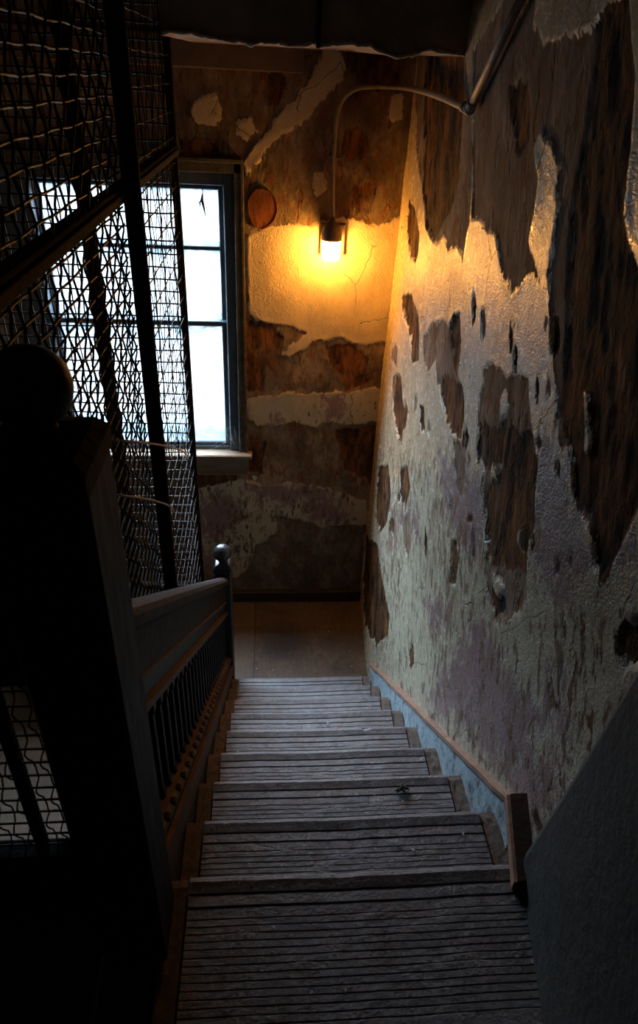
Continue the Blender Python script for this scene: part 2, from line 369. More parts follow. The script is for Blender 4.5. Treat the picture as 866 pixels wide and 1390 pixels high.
grB = [[(250,640),(520,640),(520,820),(250,820)], [(330,530),(525,520),(525,590),(330,590)]]
xB = np.concatenate([np.arange(-2.3, -1.45, .07), np.arange(-1.45, .74, .009)])
zB = np.concatenate([np.arange(-.02, .3, .05), np.arange(.3, 3.56, .009), np.arange(3.56, 4.5, .08)])
# base is bare plaster, the paint patches are taken out of it
everything = [[(-3, -1), (2, -1), (2, 6), (-3, 6)]]
polB = {'pl': everything, 'pl-': [BP(p) for p in paintB], 'br': [BP(p) for p in brB], 'mv': [BP(p) for p in mvB], 'gr': [BP(p) for p in grB], 'chip': [BP([(330,530),(525,520),(525,800),(250,800),(250,640),(330,640)])]}
wt = at(300, 226, 1, DB)[2]; wb = at(300, 614, 1, DB)[2]; wr = at(328, 420, 1, DB)[0]; wl = at(55, 440, 1, DB)[0]-.12
HOLE = (wl, wr-.005, wb, wt)
cz = lambda c, a: float(a[np.argmin(np.abs(a-c))])
wall_back = grid_wall('wall_back', M_back, xB, zB, lambda U, V, D: np.stack([U, DB-D*.8, V], -1), polB, 41, .024, -1, holes=[HOLE])

# round hole left by an old flue, with rusty brick at its back: paint recess
def disc_hole():
    c = at(356, 283, 1, DB); b = MB(); n = 40; R = .078
    rad = [R*(1+.025*math.sin(3*2*math.pi*k/n+1)+random.uniform(-.02, .02)) for k in range(n)]
    V = [(c[0]+rad[k]*math.cos(2*math.pi*k/n)*s, DB-y, c[2]+1.28*rad[k]*math.sin(2*math.pi*k/n)*s) for s, y in ((1.03, .002), (1.02, .008), (.97, .009), (.95, .006)) for k in range(n)]
    V.append((c[0], DB-.006, c[2]))
    f = [(i*n+k, i*n+(k+1) % n, (i+1)*n+(k+1) % n, (i+1)*n+k) for i in range(3) for k in range(n)] + [(3*n+k, 3*n+(k+1) % n, 4*n) for k in range(n)]
    b.add(V, f); 
    t = NT('rusty_disc'); nz = t.noise(16, 10, .75, (1,1,.3)); col = t.ramp(nz, [(.32, (.02,.006,.003)), (.5, (.22,.06,.018)), (.72, (.42,.15,.05))])
    m = t.pbr(col, .8, 0, t.bump(nz, .05), .2)
    o = b.build('flue_cover', m, loc=(c[0], DB, c[2]))
    tag(o, 'round rusty orange cover plate on the wall between window and lamp', 'flue cover')
disc_hole()

# smooth plaster band under the slab
M_band = simple('brown_plaster_band', (.13,.085,.05), (.20,.135,.08), .8, 9, .002)
p0 = at(236, 58, 1, DB); p1 = at(412, 96, 1, DB)
MB().box(-2.2, float(p1[0]), DB-.018, DB+.01, float(at(320, 95, 1, DB)[2]), 3.52, .004).build('trim_1', M_band)['kind'] = 'structure'

# ================================================================= OTHER SHELL
M_dull = simple('dark_old_plaster', (.07,.055,.045), (.14,.11,.085), .85, 5, .006)
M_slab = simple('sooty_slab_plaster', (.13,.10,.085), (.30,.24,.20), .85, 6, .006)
M_edge = simple('crumbled_white_plaster', (.32,.27,.24), (.6,.54,.48), .8, 30, .006)
def st(o): o['kind'] = 'structure'; return o
M_left = wall_mat('peeling_paint_left', (.30,.24,.16), (.25,.25,.18), (.2,.12,.11), .5, (.03,.014,.007), (.16,.07,.03), (.09,.065,.048), (.17,.125,.09))
yL = np.arange(-1.6, DB+.05, .03); zL = np.arange(-.02, 4.5, .03)
bl = [[(u+random.uniform(-.1,.1)+s*math.cos(a), v+s*1.4*math.sin(a)) for a in np.linspace(0, 5.6, 8)] for u, v, s in [(random.uniform(0,3.4), random.uniform(0,3.8), random.uniform(.1,.35)) for _ in range(16)]]
grid_wall('wall_left', M_left, yL, zL, lambda U, V, D: np.stack([-2.0+D, U, V], -1), {'pl': bl, 'br': bl[::3], 'mv': bl[1::3], 'gr': [], 'chip': bl}, 71, .03, -1)
st(MB().box(-2.1, .9, -1.75, -1.6, 0, 4.5).build('wall_front', M_dull))
st(MB().box(-2.1, .9, -1.75, 4.3, 4.4, 4.5).build('ceiling', M_dull))

# floor of the lower landing
t = NT('landing_floor'); n1 = t.noise(3.3, 8, .65); n2 = t.noise(34, 8, .7, (1,.5,1))
col = t.ramp(n1, [(.28, (.030,.020,.013)), (.5, (.12,.078,.046)), (.7, (.18,.12,.07))])
col = t.mix(t.rng(n2, .4, .7, 0, .55), col, (.035,.025,.018))
sx = t.n('ShaderNodeSeparateXYZ'); t.l(t.tc.outputs['Object'], sx.inputs[0])
seam = t.rng(t.mth('ABSOLUTE', t.mth('SUBTRACT', sx.outputs[0], -.085)), .002, .006, 1, 0)
strip = t.rng(sx.outputs[0], -.09, -.08, 1, 0); col = t.mix(t.mth('MULTIPLY', strip, .5), col, (.13,.088,.052))
col = t.mix(seam, col, (.02,.014,.01))
vd = t.n('ShaderNodeVectorMath', operation='DISTANCE'); t.l(t.tc.outputs['Object'], vd.inputs[0]); vd.inputs[1].default_value = (.10, 3.22, 0)
stain = t.rng(t.mth('ADD', vd.outputs['Value'], t.mth('MULTIPLY', t.mth('SUBTRACT', t.noise(9, 6, .7), .5), .25)), .08, .24, .75, 0)
col = t.mix(stain, col, (.018,.015,.012))
M_floor = t.pbr(col, t.rng(n2, .3, .7, .45, .7), 0, t.bump(n2, .004))
st(MB().box(-2.1, .8, -1.75, 4.0, -.12, 0).build('floor', M_floor))
M_skirt = simple('dark_varnished_wood', (.018,.010,.007), (.05,.026,.016), .45, 14, .002, 0, (1,1,.25))
bb = MB(); bb.box(-2.0, .71, DB-.028, DB+.01, 0, .085, .003); bb.box(-2.0, .71, DB-.036, DB+.01, .085, .10, .005)
st(bb.build('baseboard_back', M_skirt))

# slab of the landing above, with its ragged lower lip
def slab():
    y0 = 2.60; z0 = 3.38+.088; z1 = 4.4; xs = np.arange(-.36, .70, .012)
    b = MB(); rows = []
    for j in range(14):
        f = j/13
        rows.append([(x, y0+.02*(vnoise(np.array(x*9), np.array(f*4), 3)-.5)+.018*(1-f)*0, z0+(z1-z0)*f**1.5+(.030*(vnoise(np.array(x*7.), np.array(.3), 5)+.5*vnoise(np.array(x*30.), np.array(.3), 6)-.75) if j == 0 else 0)) for x in xs])
    V = [p for r in rows for p in r]; n = len(xs)
    fs = [(j*n+i, j*n+i+1, (j+1)*n+i+1, (j+1)*n+i) for j in range(13) for i in range(n-1)]
    # underside
    o = len(V); V += [(p[0], DB+.02, z0+.02) for p in rows[0]]; fs += [(i+1, i, o+i, o+i+1) for i in range(n-1)]
    # left cheek
    q = len(V); V += [(xs[0], DB+.02, z0+.02), (xs[0], DB+.02, z1)]
    fs.append(tuple([j*n for j in range(14)][::-1]) + (q, q+1))
    b.add(V, fs, False)
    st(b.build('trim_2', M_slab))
    e = MB(); rng = random.Random(4)
    for sgn in [(-.355, .155), (.165, .66)]:
        pts = []; rr = []; x = sgn[0]
        while x < sgn[1]:
            zz = z0+.030*float(vnoise(np.array(x*7.), np.array(.3), 5)+.5*vnoise(np.array(x*30.), np.array(.3), 6)-.75)
            pts.append((x, y0-.002+rng.uniform(-.004, .003), zz+rng.uniform(-.003, .002))); rr.append(rng.uniform(.003, .0085)); x += rng.uniform(.008, .016)
        e.tube(pts, rr, 6)
    st(e.build('trim_3', M_edge))
slab()
M_iron = simple('black_iron', (.008,.007,.006), (.022,.015,.011), .85, 60, .003, .0, spec=.08)
MB().box(.152, .166, 2.583, 2.603, 3.46, 4.3, .002).build('trim_4', M_iron)['kind'] = 'structure'

# ================================================================= WINDOW
M_frame = simple('slate_painted_wood', (.045,.06,.075), (.085,.105,.125), .42, 22, .0015, 0, (1,1,.3))
M_jamb = simple('dark_mossy_jamb', (.02,.018,.015), (.10,.085,.06), .8, 24, .006)
win = st(bpy.data.objects.new('window_1', None)); C.objects.link(win); win.location = (float((wl+wr)/2), DB, float(wb))
wl, wr, wb, wt = map(float, (wl, wr, wb, wt))
b = MB(); yb = DB+.16
b.box(wr-.03, wr+.012, DB-.012, yb, wb-.02, wt+.03, .004); b.box(wl-.012, wl+.03, DB-.012, yb, wb-.02, wt+.03, .004)
b.box(wl-.012, wr+.012, DB-.012, yb, wt-.03, wt+.03, .004)
b.build('jamb_lining', M_jamb, win)
gx1 = float(at(301, 420, 1, DB+.08)[0]); gx0 = float(at(60, 300, 1, DB+.08)[0]); gt = float(at(275, 257, 1, DB+.08)[2]); gb = float(at(280, 596, 1, DB+.08)[2])
zr = float(at(280, 438, 1, DB+.08)[2]); zm = float(at(275, 337, 1, DB+.08)[2])
b = MB()
b.box(gx1+.03, wr-.028, DB+.012, DB+.13, wb, wt-.028, .006); b.box(wl+.028, gx0-.03, DB+.012, DB+.13, wb, wt-.028, .006)
b.box(gx0-.032, gx1+.032, DB+.012, DB+.13, gt+.03, wt-.028, .004); b.box(gx0-.032, gx1+.032, DB+.03, DB+.13, wb-.01, gb-.02, .004)
b.build('window_frame', M_frame, win)
def sash(z0, z1, y, mid=None):
    s = MB(); w = .032
    s.box(gx1, gx1+w, y-.018, y+.018, z0-w*.7, z1+w, .004); s.box(gx0-w, gx0, y-.018, y+.018, z0-w*.7, z1+w, .004)
    s.box(gx0, gx1, y-.018, y+.018, z1, z1+w, .004); s.box(gx0, gx1, y-.018, y+.018, z0-w*.7, z0, .004)
    if mid: s.box(gx0, gx1, y-.014, y+.014, mid-.011, mid+.011, .003)
    o = s.build('sash', M_frame, win)
    return o
s1 = sash(zr+.018, gt, DB+.092, zm); s2 = sash(gb, zr-.010, DB+.060)
t = NT('dusty_glass'); tr = t.n('ShaderNodeBsdfTransparent'); tr.inputs[0].default_value = (.93, .97, 1, 1)
df = t.n('ShaderNodeBsdfTranslucent'); df.inputs[0].default_value = (.10, .14, .16, 1)
gl = t.n('ShaderNodeBsdfGlossy'); gl.inputs['Roughness'].default_value = .08; gl.inputs[0].default_value = (.8,.85,.9,1)
sx = t.n('ShaderNodeSeparateXYZ'); t.l(t.tc.outputs['Generated'], sx.inputs[0])
edge = t.mth('MAXIMUM', t.rng(sx.outputs[2], .0, .22, 1, 0), t.rng(sx.outputs[2], .78, 1, 0, 1))
dn = t.noise(9, 8, .7, (1,1,2.2)); dd = t.rng(t.mth('ADD', dn, t.mth('MULTIPLY', edge, .22)), .52, .72, .06, .75)
mx = t.n('ShaderNodeMixShader'); t.l(dd, mx.inputs[0]); t.l(tr.outputs[0], mx.inputs[1]); t.l(df.outputs[0], mx.inputs[2])
mx2 = t.n('ShaderNodeMixShader'); mx2.inputs[0].default_value = .05; t.l(mx.outputs[0], mx2.inputs[1]); t.l(gl.outputs[0], mx2.inputs[2]); t.l(mx2.outputs[0], t.out.inputs[0])
M_glass = t.m
for z0, z1, y, s in ((zm+.009, gt+.004, DB+.094, s1), (zr+.014, zm-.009, DB+.094, s1), (gb-.004, zr-.006, DB+.062, s2)):
    MB().box(gx0-.004, gx1+.004, y-.002, y+.002, z0, z1).build('pane', M_glass, s)
# sill
M_sill = simple('stained_cream_wood', (.11,.07,.04), (.26,.19,.12), .6, 10, .003, 0, (.4,1,1))
sz = float(at(300, 620, 1, DB-.05)[2])
b = MB(); b.box(wl-.06, wr+.055, DB-.058, DB+.14, sz-.02, sz+.012, .007); b.box(wl-.03, wr+.03, DB-.028, DB+.02, sz-.135, sz-.018, .004)
b.box(wl-.03, wr+.03, DB-.036, DB+.02, sz-.15, sz-.128, .006)
tag(b.build('window_sill', M_sill, win), 'stained cream wooden sill and apron')
# moulding round the window
b = MB(); b.box(wl-.02, wr+.02, DB-.022, DB+.02, wt+.018, wt+.04, .004); b.box(wr+.004, wr+.022, DB-.016, DB+.02, wb, wt+.02, .004)
b.build('moulding', M_jamb, win)
# dangling cobweb debris behind the glass
b = MB(); c = at(275, 257, 1, DB+.03); pts = [at(275, 250, 1, DB+.03), at(275, 262, 1, DB+.03), at(274, 271, 1, DB+.03), at(277, 283, 1, DB+.03), at(279, 295, 1, DB+.03)]
b.tube(pts, [.002, .003, .009, .006, .001], 6); b.tube([at(275, 268, 1, DB+.03), at(271, 275, 1, DB+.032), at(272, 283, 1, DB+.03)], [.003, .005, .001], 5)
tag(b.build('cobweb_clump', simple('dusty_web', (.03,.03,.035), (.08,.08,.09), .9, 40, .001)), 'dark clump of cobweb hanging before the upper window pane', 'cobweb')
# white flake by the sill corner
b = MB(); p = at(345, 648, 1, DB-.015)
rg = random.Random(2)
n = 9; V = [(p[0]+.016*math.cos(q)*rg.uniform(.7,1.2), DB-.012-.012*math.sin(q*1.5), p[2]+.018*math.sin(q)*rg.uniform(.7,1.2)) for q in [2*math.pi*k/n for k in range(n)]]
V += [(x, y-.004, z) for x, y, z in V]; b.add(V, [tuple(range(n)), tuple(range(2*n-1, n-1, -1))]+[(i, (i+1) % n, n+(i+1) % n, n+i) for i in range(n)])
M_white = simple('white_flake', (.5,.5,.5), (.75,.75,.75), .6, 30, .001)
tag(b.build('paint_flake', M_white), 'white curl of loose paint on the wall below the sill corner', 'paint flake')
# spider threads in the lower window corner
b = MB(); rg = random.Random(5)
for k in range(9):
    a = at(300+rg.uniform(-8, 26), 590+rg.uniform(-14, 5), 1, DB-.005); q = at(285+rg.uniform(-6, 48), 612+rg.uniform(-2, 5), 1, DB-.045); mnt = (a+q)/2-np.array([0, 0, .006]); b.tube([a, mnt, q], .0005, 4)
tag(b.build('spider_web', simple('web_silk', (.5,.52,.55), (.7,.72,.75), .6, 30, 0)), 'fine grey spider web across the bottom right corner of the window', 'cobweb')

# outside: parapet in front of the sky
M_par = simple('blue_grey_lead', (.025,.05,.06), (.045,.075,.085), .7, 12, .004)
q = at(280, 580, 1, DB+.55)
tag(MB().box(-3.5, 2.5, DB+.55, DB+.8, -.5, float(q[2]), .02).build('parapet', M_par), 'blue grey parapet seen outside through the foot of the window', 'parapet')

# ================================================================= STAIRCASE
t = NT('worn_tread'); nz = t.noise(26, 9, .72); nf = t.noise(120, 4, .6); nb = t.noise(3.2, 5, .6)
col = t.ramp(nz, [(.35, (.050,.056,.068)), (.52, (.105,.118,.143)), (.68, (.17,.19,.22))])
col = t.mix(t.rng(nb, .35, .7, 0, .6), col, (.075,.062,.055))
sp = t.rng(t.noise(85, 3, .5), .70, .73); col = t.mix(sp, col, (.42,.40,.38))
M_tread = t.pbr(col, t.rng(nz, .3, .7, .34, .50), 0, t.bump(t.mth('ADD', nz, t.mth('MULTIPLY', nf, .4)), .005), 1.0)
M_conc = simple('gritty_concrete', (.075,.052,.04), (.22,.165,.13), .8, 60, .006)
M_riser = simple('dark_riser', (.04,.03,.026), (.08,.06,.05), .7, 14, .003)
YK = lambda k: .755+.2485*k
ZK = lambda k: .207*(9-k)
stair = thing('staircase', (.2, 1.8, 0), 'worn grooved grey stone stair flight going down to the lower landing', 'staircase')
xe = np.linspace(-.165, .592, 56)
def tread(k):
    yk, zk = YK(k), ZK(k); prof = []
    d = .30; y0 = yk-d; P = .0138; rg = np.random.RandomState(100+k)
    ys = [y0]; prof.append((y0, -.055)); prof.append((y0, 0))
    y = y0+.03
    for y, dp, gw in [(q, .0015, .0036) for q in np.arange(y0+.03, yk-.082, .0140)]+[(yk-.066, .0045, .006), (yk-.040, .005, .006)]:
        prof += [(y, 0), (y+gw*.3, -dp), (y+gw*.7, -dp), (y+gw, 0)]
    prof += [(yk-.022, .002), (yk-.012, .004), (yk-.004, .002), (yk+.002, -.006), (yk+.003, -.016), (yk-.001, -.028), (yk-.012, -.034), (yk-.03, -.036), (yk-.03, -.055)]
    pr = np.array(prof); m = len(pr); V = []
    X, YY = np.meshgrid(xe, pr[:,0], indexing='ij'); ZZ = np.broadcast_to(pr[:,1], X.shape)
    wear = -.006*np.exp(-((X-.2)/.2)**2)+.0025*fbm(X*9, X*0+k*3.7, 5, 3)
    n_ = fbm(X*14., YY*60., 60+k, 3); top = ZZ > -.03
    fill = np.where((ZZ <= -.001) & (ZZ >= -.0055), np.clip(n_*1.8, 0, 1)*.0013, 0)
    chipn = np.where((YY > yk-.015) & top, np.minimum(0, fbm(X*11., YY*0+k, 90+k, 3)+.45)*.03, 0)
    VX = np.stack([X, YY+chipn+.0005*n_, zk+ZZ+np.where(top, wear+.0006*n_, 0)+fill+chipn*.5], -1).reshape(-1, 3)
    V = [tuple(p) for p in VX]
    fs = [(i*m+j, i*m+(j+1) % m, (i+1)*m+(j+1) % m, (i+1)*m+j) for i in range(len(xe)-1) for j in range(m)]
    fs += [tuple(range(m))[::-1], tuple((len(xe)-1)*m+j for j in range(m))]
    b = MB(); b.add(V, fs); o = b.build('tread', M_tread, stair)
    # gritty concrete strips either side
    for x0, x1 in ((.597, .643), (-.213, -.170)):
        nx = 9; ny = 16; V = []; 
        for i in range(nx):
            for j in range(ny):
                x = x0+(x1-x0)*i/(nx-1); y = y0+(yk-y0)*j/(ny-1)
                V.append((x, y, zk-.004-.006*(j == ny-1)+.004*float(fbm(np.array(x*60.), np.array(y*45.), 200+k, 3))))
        nb_ = len(V); V += [(p[0], p[1], zk-.055) for p in V]
        fs = [(i*ny+j, (i+1)*ny+j, (i+1)*ny+j+1, i*ny+j+1) for i in range(nx-1) for j in range(ny-1)]
        fs += [(i*ny+ny-1, (i+1)*ny+ny-1, nb_+(i+1)*ny+ny-1, nb_+i*ny+ny-1) for i in range(nx-1)]
        fs += [(j+1, j, nb_+j, nb_+j+1) for j in range(ny-1)] + [((nx-1)*ny+j, (nx-1)*ny+j+1, nb_+(nx-1)*ny+j+1, nb_+(nx-1)*ny+j) for j in range(ny-1)]
        bb = MB(); bb.add(V, fs); bb.build('concrete_margin', M_conc, stair)
    MB().box(-.20, .63, yk-.05, yk-.022, zk-.207, zk-.05).build('riser', M_riser, stair)
for k in range(9): tread(k)
# upper landing
M_upfloor = simple('dark_landing_stone', (.03,.026,.024), (.07,.06,.055), .7, 12, .004)
b = MB(); b.box(-2.0, .66, -1.6, YK(0)-.302, UP-.2, UP); b.box(-2.0, -.225, YK(0)-.302, .74, UP-.2, UP)
st(b.build('trim_5', M_upfloor))

# right skirting of the stair: light-blue board with a pinkish wooden cap
SL = .207/.2485
t = NT('flaked_blue_paint'); nz = t.noise(24, 9, .75, (1,1,.6)); col = t.ramp(nz, [(.40, (.12,.09,.08)), (.44, (.24,.31,.35)), (.60, (.36,.46,.50)), (.72, (.42,.44,.44))])
col = t.mix(t.rng(t.noise(60, 6, .7), .58, .62), col, (.10,.07,.06)); M_blue = t.pbr(col, .5, 0, t.bump(nz, .006))
M_pink = simple('bare_pinkish_wood', (.16,.085,.055), (.34,.21,.15), .6, 30, .002)
def strip(y0, y1, lo, hi, x0, x1, n=40, zf=None):
    "sloping board following the nosing line, lo/hi above it"
    b = MB(); V = []
    for i in range(n+1):
        y = y0+(y1-y0)*i/n; zl = ZK(0)-SL*(y-YK(0)); a = float(wx(y))-.66
        for xx, hh in ((x0, lo), (x1, lo), (x1, hi), (x0, hi)):
            jit = .003*float(fbm(np.array(y*20.), np.array(xx*50+hh*9), 7, 3))
            V.append((xx+a+jit, y, max(zl+hh+jit, 0.001 if hh == lo else .02)))
    fs = [(i*4+j, i*4+(j+1) % 4, i*4+4+(j+1) % 4, i*4+4+j) for i in range(n) for j in range(4)]+[(3,2,1,0), (4*n, 4*n+1, 4*n+2, 4*n+3)]
    b.add(V, fs); return b
yend = 2.80
sk = bpy.data.objects.new('baseboard_right', None); C.objects.link(sk); sk.location = (.65, 1.8, 0); st(sk)
strip(.90, yend, -.16, .075, .645, .672).build('board', M_blue, sk)
cp = strip(.90, yend, .075, .094, .636, .672).build('cap', M_pink, sk); tag(cp, 'bare pinkish wood capping strip')
# short end post at the stair head
M_dkwood = simple('dark_brown_wood', (.016,.010,.008), (.042,.025,.018), .6, 10, .002, 0, (1,1,.2), .2)
pst = thing('wooden_stub', (.64, .80, UP-.16), 'short dark wooden end stub at the top of the stair skirting', 'wooden stub')
zt_ = UP+.037
def skew(x0, x1, z0, z1, b):
    V = [(x0, .902, z0), (x1, .902, z0), (x1-.048, .70, z0), (x0-.048, .70, z0)]; V += [(x, y, z1) for x, y, z in V]
    return b.add(V, [(3,2,1,0), (4,5,6,7), (0,1,5,4), (1,2,6,5), (2,3,7,6), (3,0,4,7)])
skew(.603, .645, UP+.001, zt_, MB()).build('block', M_dkwood, pst)
tag(skew(.594, .602, UP+.001, zt_-.003, MB()).build('facing', M_pink, pst), 'lighter wood facing on the left side')  # left side of the stub, lighter in colour than its top

# near wall pier, leaning a little
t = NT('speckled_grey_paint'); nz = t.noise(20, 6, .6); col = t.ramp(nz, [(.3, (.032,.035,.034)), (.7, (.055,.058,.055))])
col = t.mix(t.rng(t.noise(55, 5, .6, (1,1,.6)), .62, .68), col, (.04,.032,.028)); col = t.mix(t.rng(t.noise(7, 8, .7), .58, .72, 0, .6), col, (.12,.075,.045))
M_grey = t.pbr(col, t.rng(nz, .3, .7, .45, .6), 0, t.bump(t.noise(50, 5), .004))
def pier():
    b = MB(); n = 24; V = []
    for i in range(n+1):
        z = UP-.02+(4.4-UP)*i/n; h = z-UP
        ye = .765-.115*h-.02*math.sin(min(h, 1.2)*2.2)
        a = (float(.585-.17*(.765-ye)), ye)
        V += [(a[0]+.17*(-1.6-a[1]), -1.6, z), (a[0]-.17*.1, a[1]-.1, z), (a[0]-.17*.02, a[1]-.018, z), (a[0]+.010, a[1], z), (.70, a[1]+.045, z), (.80, a[1]+.05, z)]
    m = 6; fs = [(i*m+j, i*m+j+1, (i+1)*m+j+1, (i+1)*m+j) for i in range(n) for j in range(m-1)]
    b.add(V, fs, False); return b
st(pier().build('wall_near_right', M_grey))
M_trimw = simple('thin_floor_strip', (.05,.035,.028), (.11,.08,.06), .6, 15, .002)

# ================================================================= BALUSTRADE
M_var = simple('dark_varnished_rail', (.012,.0075,.005), (.032,.018,.011), .6, 16, .0015, 0, (1,.25,1), .10)
M_amber = simple('worn_amber_wood', (.040,.019,.008), (.105,.052,.021), .6, 20, .002, 0, (1,.4,1), .2)
M_bal = simple('black_painted_iron', (.012,.011,.012), (.028,.026,.027), .5, 30, .001, spec=.15)
def zn(y): return ZK(0)-SL*(y-YK(0))
bal = thing('stair_balustrade', (-.25, 1.8, 0), 'dark wooden balustrade with sloping handrail and thin balusters on the left of the stairs', 'balustrade')
def slope_box(y0, y1, prof, x):
    "cross-section prof (dx, height above nosing line) swept along the slope"
    b = MB(); n = len(prof); V = [(x+dx, y, zn(y)+h) for y in (y0, y1) for dx, h in prof]
    b.add(V, [(i, (i+1) % n, n+(i+1) % n, n+i) for i in range(n)]+[tuple(range(n))[::-1], tuple(range(n, 2*n))]); return b
BX = -.250; Y0, Y1 = .722, 2.766; RH = .805
slope_box(Y0, Y1, [(-.035,RH-.055),(.028,RH-.055),(.038,RH-.042),(.038,RH-.018),(.030,RH-.004),(.012,RH+.004),(-.012,RH+.004),(-.032,RH-.006),(-.040,RH-.03)], BX).build('handrail', M_var, bal)
slope_box(Y0, Y1, [(-.016,RH-.175),(.016,RH-.175),(.016,RH-.05),(-.016,RH-.05)], BX).build('fascia_board', M_var, bal)
tag(slope_box(Y0, Y1, [(-.02,RH-.185),(.022,RH-.185),(.022,RH-.175),(-.02,RH-.175)], BX).build('bead', M_amber, bal), 'amber worn edge')
tag(slope_box(Y0, Y1, [(-.022,RH-.275),(.024,RH-.275),(.024,RH-.252),(-.022,RH-.252)], BX).build('mid_rail', M_amber, bal), 'worn amber mid rail')
slope_box(Y0, Y1, [(-.012,RH-.255),(.010,RH-.255),(.010,RH-.185),(-.012,RH-.185)], BX).build('upper_panel', M_bal, bal)
tag(slope_box(Y0, Y1, [(-.028,.150),(.036,.150),(.036,.172),(.026,.180),(-.028,.180)], BX).build('bottom_rail', M_amber, bal), 'amber bottom rail')
tag(slope_box(Y0, Y1, [(-.026,.02),(.042,.02),(.042,.108),(-.026,.108)], BX).build('string_board', M_amber, bal), 'amber string board')
slope_box(Y0, Y1, [(-.02,.10),(.018,.10),(.018,.155),(-.02,.155)], BX).build('sub_rail', M_var, bal)
slope_box(Y0, Y1, [(-.02,-.26),(.034,-.26),(.034,.03),(-.02,.03)], BX).build('stringer', M_dkwood, bal)
y = Y0+.06
proto = None
while y < Y1-.03:
    if proto is None:
        b = MB(); z0 = zn(y)+.165; hh = RH-.27-.165
        b.box(BX-.008, BX+.008, y-.008, y+.008, z0, z0+hh, .002); b.box(BX-.013, BX+.013, y-.013, y+.013, z0+.01, z0+.04, .003); b.box(BX-.013, BX+.013, y-.013, y+.013, z0+hh-.045, z0+hh-.01, .003)
        proto = b.build('baluster', M_bal, bal, loc=(BX, y, z0)); py = y
    else:
        o = proto.copy(); C.objects.link(o); o.parent = bal; o.location = proto.location + Vector((0, y-py, zn(y)-zn(py)))
    y += .072
# beads on the bottom rail
y = Y0+.03; proto = None
while y < Y1-.02:
    if proto is None: proto = MB().box(BX+.026, BX+.041, y-.010, y+.010, zn(y)+.170, zn(y)+.187, .004).build('bead_block', M_amber, bal, loc=(BX, y, zn(y))); py = y
    else:
        o = proto.copy(); C.objects.link(o); o.parent = bal; o.location = proto.location + Vector((0, y-py, zn(y)-zn(py)))
    y += .072

# ================================================================= NEWELS
M_newel = simple('black_brown_newel', (.007,.007,.007), (.018,.017,.018), .6, 9, .002, 0, (1,1,.2), .14)
M_matt = simple('matt_black_cap', (.006,.006,.006), (.014,.013,.013), .85, 9, .002, 0, (1,1,.2), .1)
def newel(cx, cy, zb, zt, w, rball, label, mat, name='newel_post'):
    r = thing(name, (cx, cy, zb), label, 'newel post')
    h = w/2; b = MB(); b.box(cx-h, cx+h, cy-h, cy+h, zb, zt-.03, .006); b.build('post', mat, r)
    b = MB(); k = h*1.03; V = []
    for s, z in ((k, zt-.05), (k, zt-.022), (k*.8, zt-.006), (k*.42, zt), ):
        V += [(cx-s, cy-s, z), (cx+s, cy-s, z), (cx+s, cy+s, z), (cx-s, cy+s, z)]
    b.add(V, [(i*4+j, i*4+(j+1) % 4, i*4+4+(j+1) % 4, i*4+4+j) for i in range(3) for j in range(4)]+[(3,2,1,0), (12,13,14,15)]); b.build('cap', mat if zb < 1 else M_matt, r)
    pr = [(rball*.42, -.004), (rball*.50, .004), (rball*.45, .012)]
    for i in range(15):
        a = -math.pi/2*.68+(math.pi/2*1.68)*i/14; pr.append((max(rball*math.cos(a), .0005), .012+rball*.90+rball*math.sin(a)))
    b = MB(); b.lathe(pr, (cx, cy, zt), 40); b.build('ball_finial', mat, r); return r
newel(-.256, .655, UP, 3.38-.350, .122, .046, 'large near-black newel post with ball top in the left foreground', M_newel)
M_newel2 = simple('dark_blue_newel', (.014,.016,.020), (.036,.042,.050), .33, 12, .0015, 0, (1,1,.2), .5)
newel(-.247, 2.815, 0, 3.38-2.305, .092, .050, 'small dark newel post with ball top at the foot of the handrail', M_newel2)

# ================================================================= SHAFT CAGE
t = NT('rusty_iron_wire'); nz = t.noise(40, 6, .7); col = t.ramp(nz, [(.35, (.008,.006,.005)), (.55, (.018,.010,.006)), (.72, (.05,.022,.010))])
M_wire = t.pbr(col, .5, .0, t.bump(nz, .001), .14)
CX = -.382; CY1 = 2.93; CY0 = .83; CZ1 = 4.15
cage = thing('shaft_cage', (-.38, 2.93, 0), 'rusty woven wire lift shaft cage with iron posts to the left of the stairs', 'shaft cage')
def weave(name, a0, a1, z0f, z1, pa, pz, ra, rz, P):
    "woven screen: wavy uprights and straight cross wires.  P(a, z, off) gives the point"
    b = MB(); k = 0; a = a0; rg = random.Random(int(a1*100))
    while a <= a1+1e-6:
        z0 = z0f(a); pts = []; i = 0; z = z0; ja = rg.uniform(-.003, .003)
        while z < z1:
            ph = (z/pz)*math.pi+math.pi*k
            pts.append(P(a+ja+.0022*math.sin(ph*.5+k*1.3), z, .0040*math.cos(ph))); z += pz/2
        if len(pts) > 2: b.tube(pts, ra, 5, False)
        a += pa; k += 1
    z = math.ceil(z0f(a1)/pz)*pz
    while z < z1:
        # start where the screen begins
        s = [a0+(a1-a0)*i/60 for i in range(61)]; s = [q for q in s if z0f(q) < z]
        if len(s) > 1:
            dz = rg.uniform(-.0025, .0025)
            b.tube([P(q, z+dz+.0015*math.sin(q*31+z*9), 0) for q in s], rz, 5, False)
        z += pz
    return b.build(name, M_wire, cage)
base_far = .80
weave('woven_screen', CY0, 1.83, lambda y: max(zn(y)+.70, base_far), CZ1, .044, .042, .0028, .0028, lambda a, z, o: (CX+o, a, z))
weave('woven_screen', 1.87, CY1-.01, lambda y: max(zn(y)+.70, base_far), CZ1, .066, .090, .0018, .0024, lambda a, z, o: (CX+o, a, z))
weave('woven_screen', -1.7, CX-.01, lambda x: base_far, CZ1, .046, .055, .0034, .0040, lambda a, z, o: (a, CY1-.004+o, z))
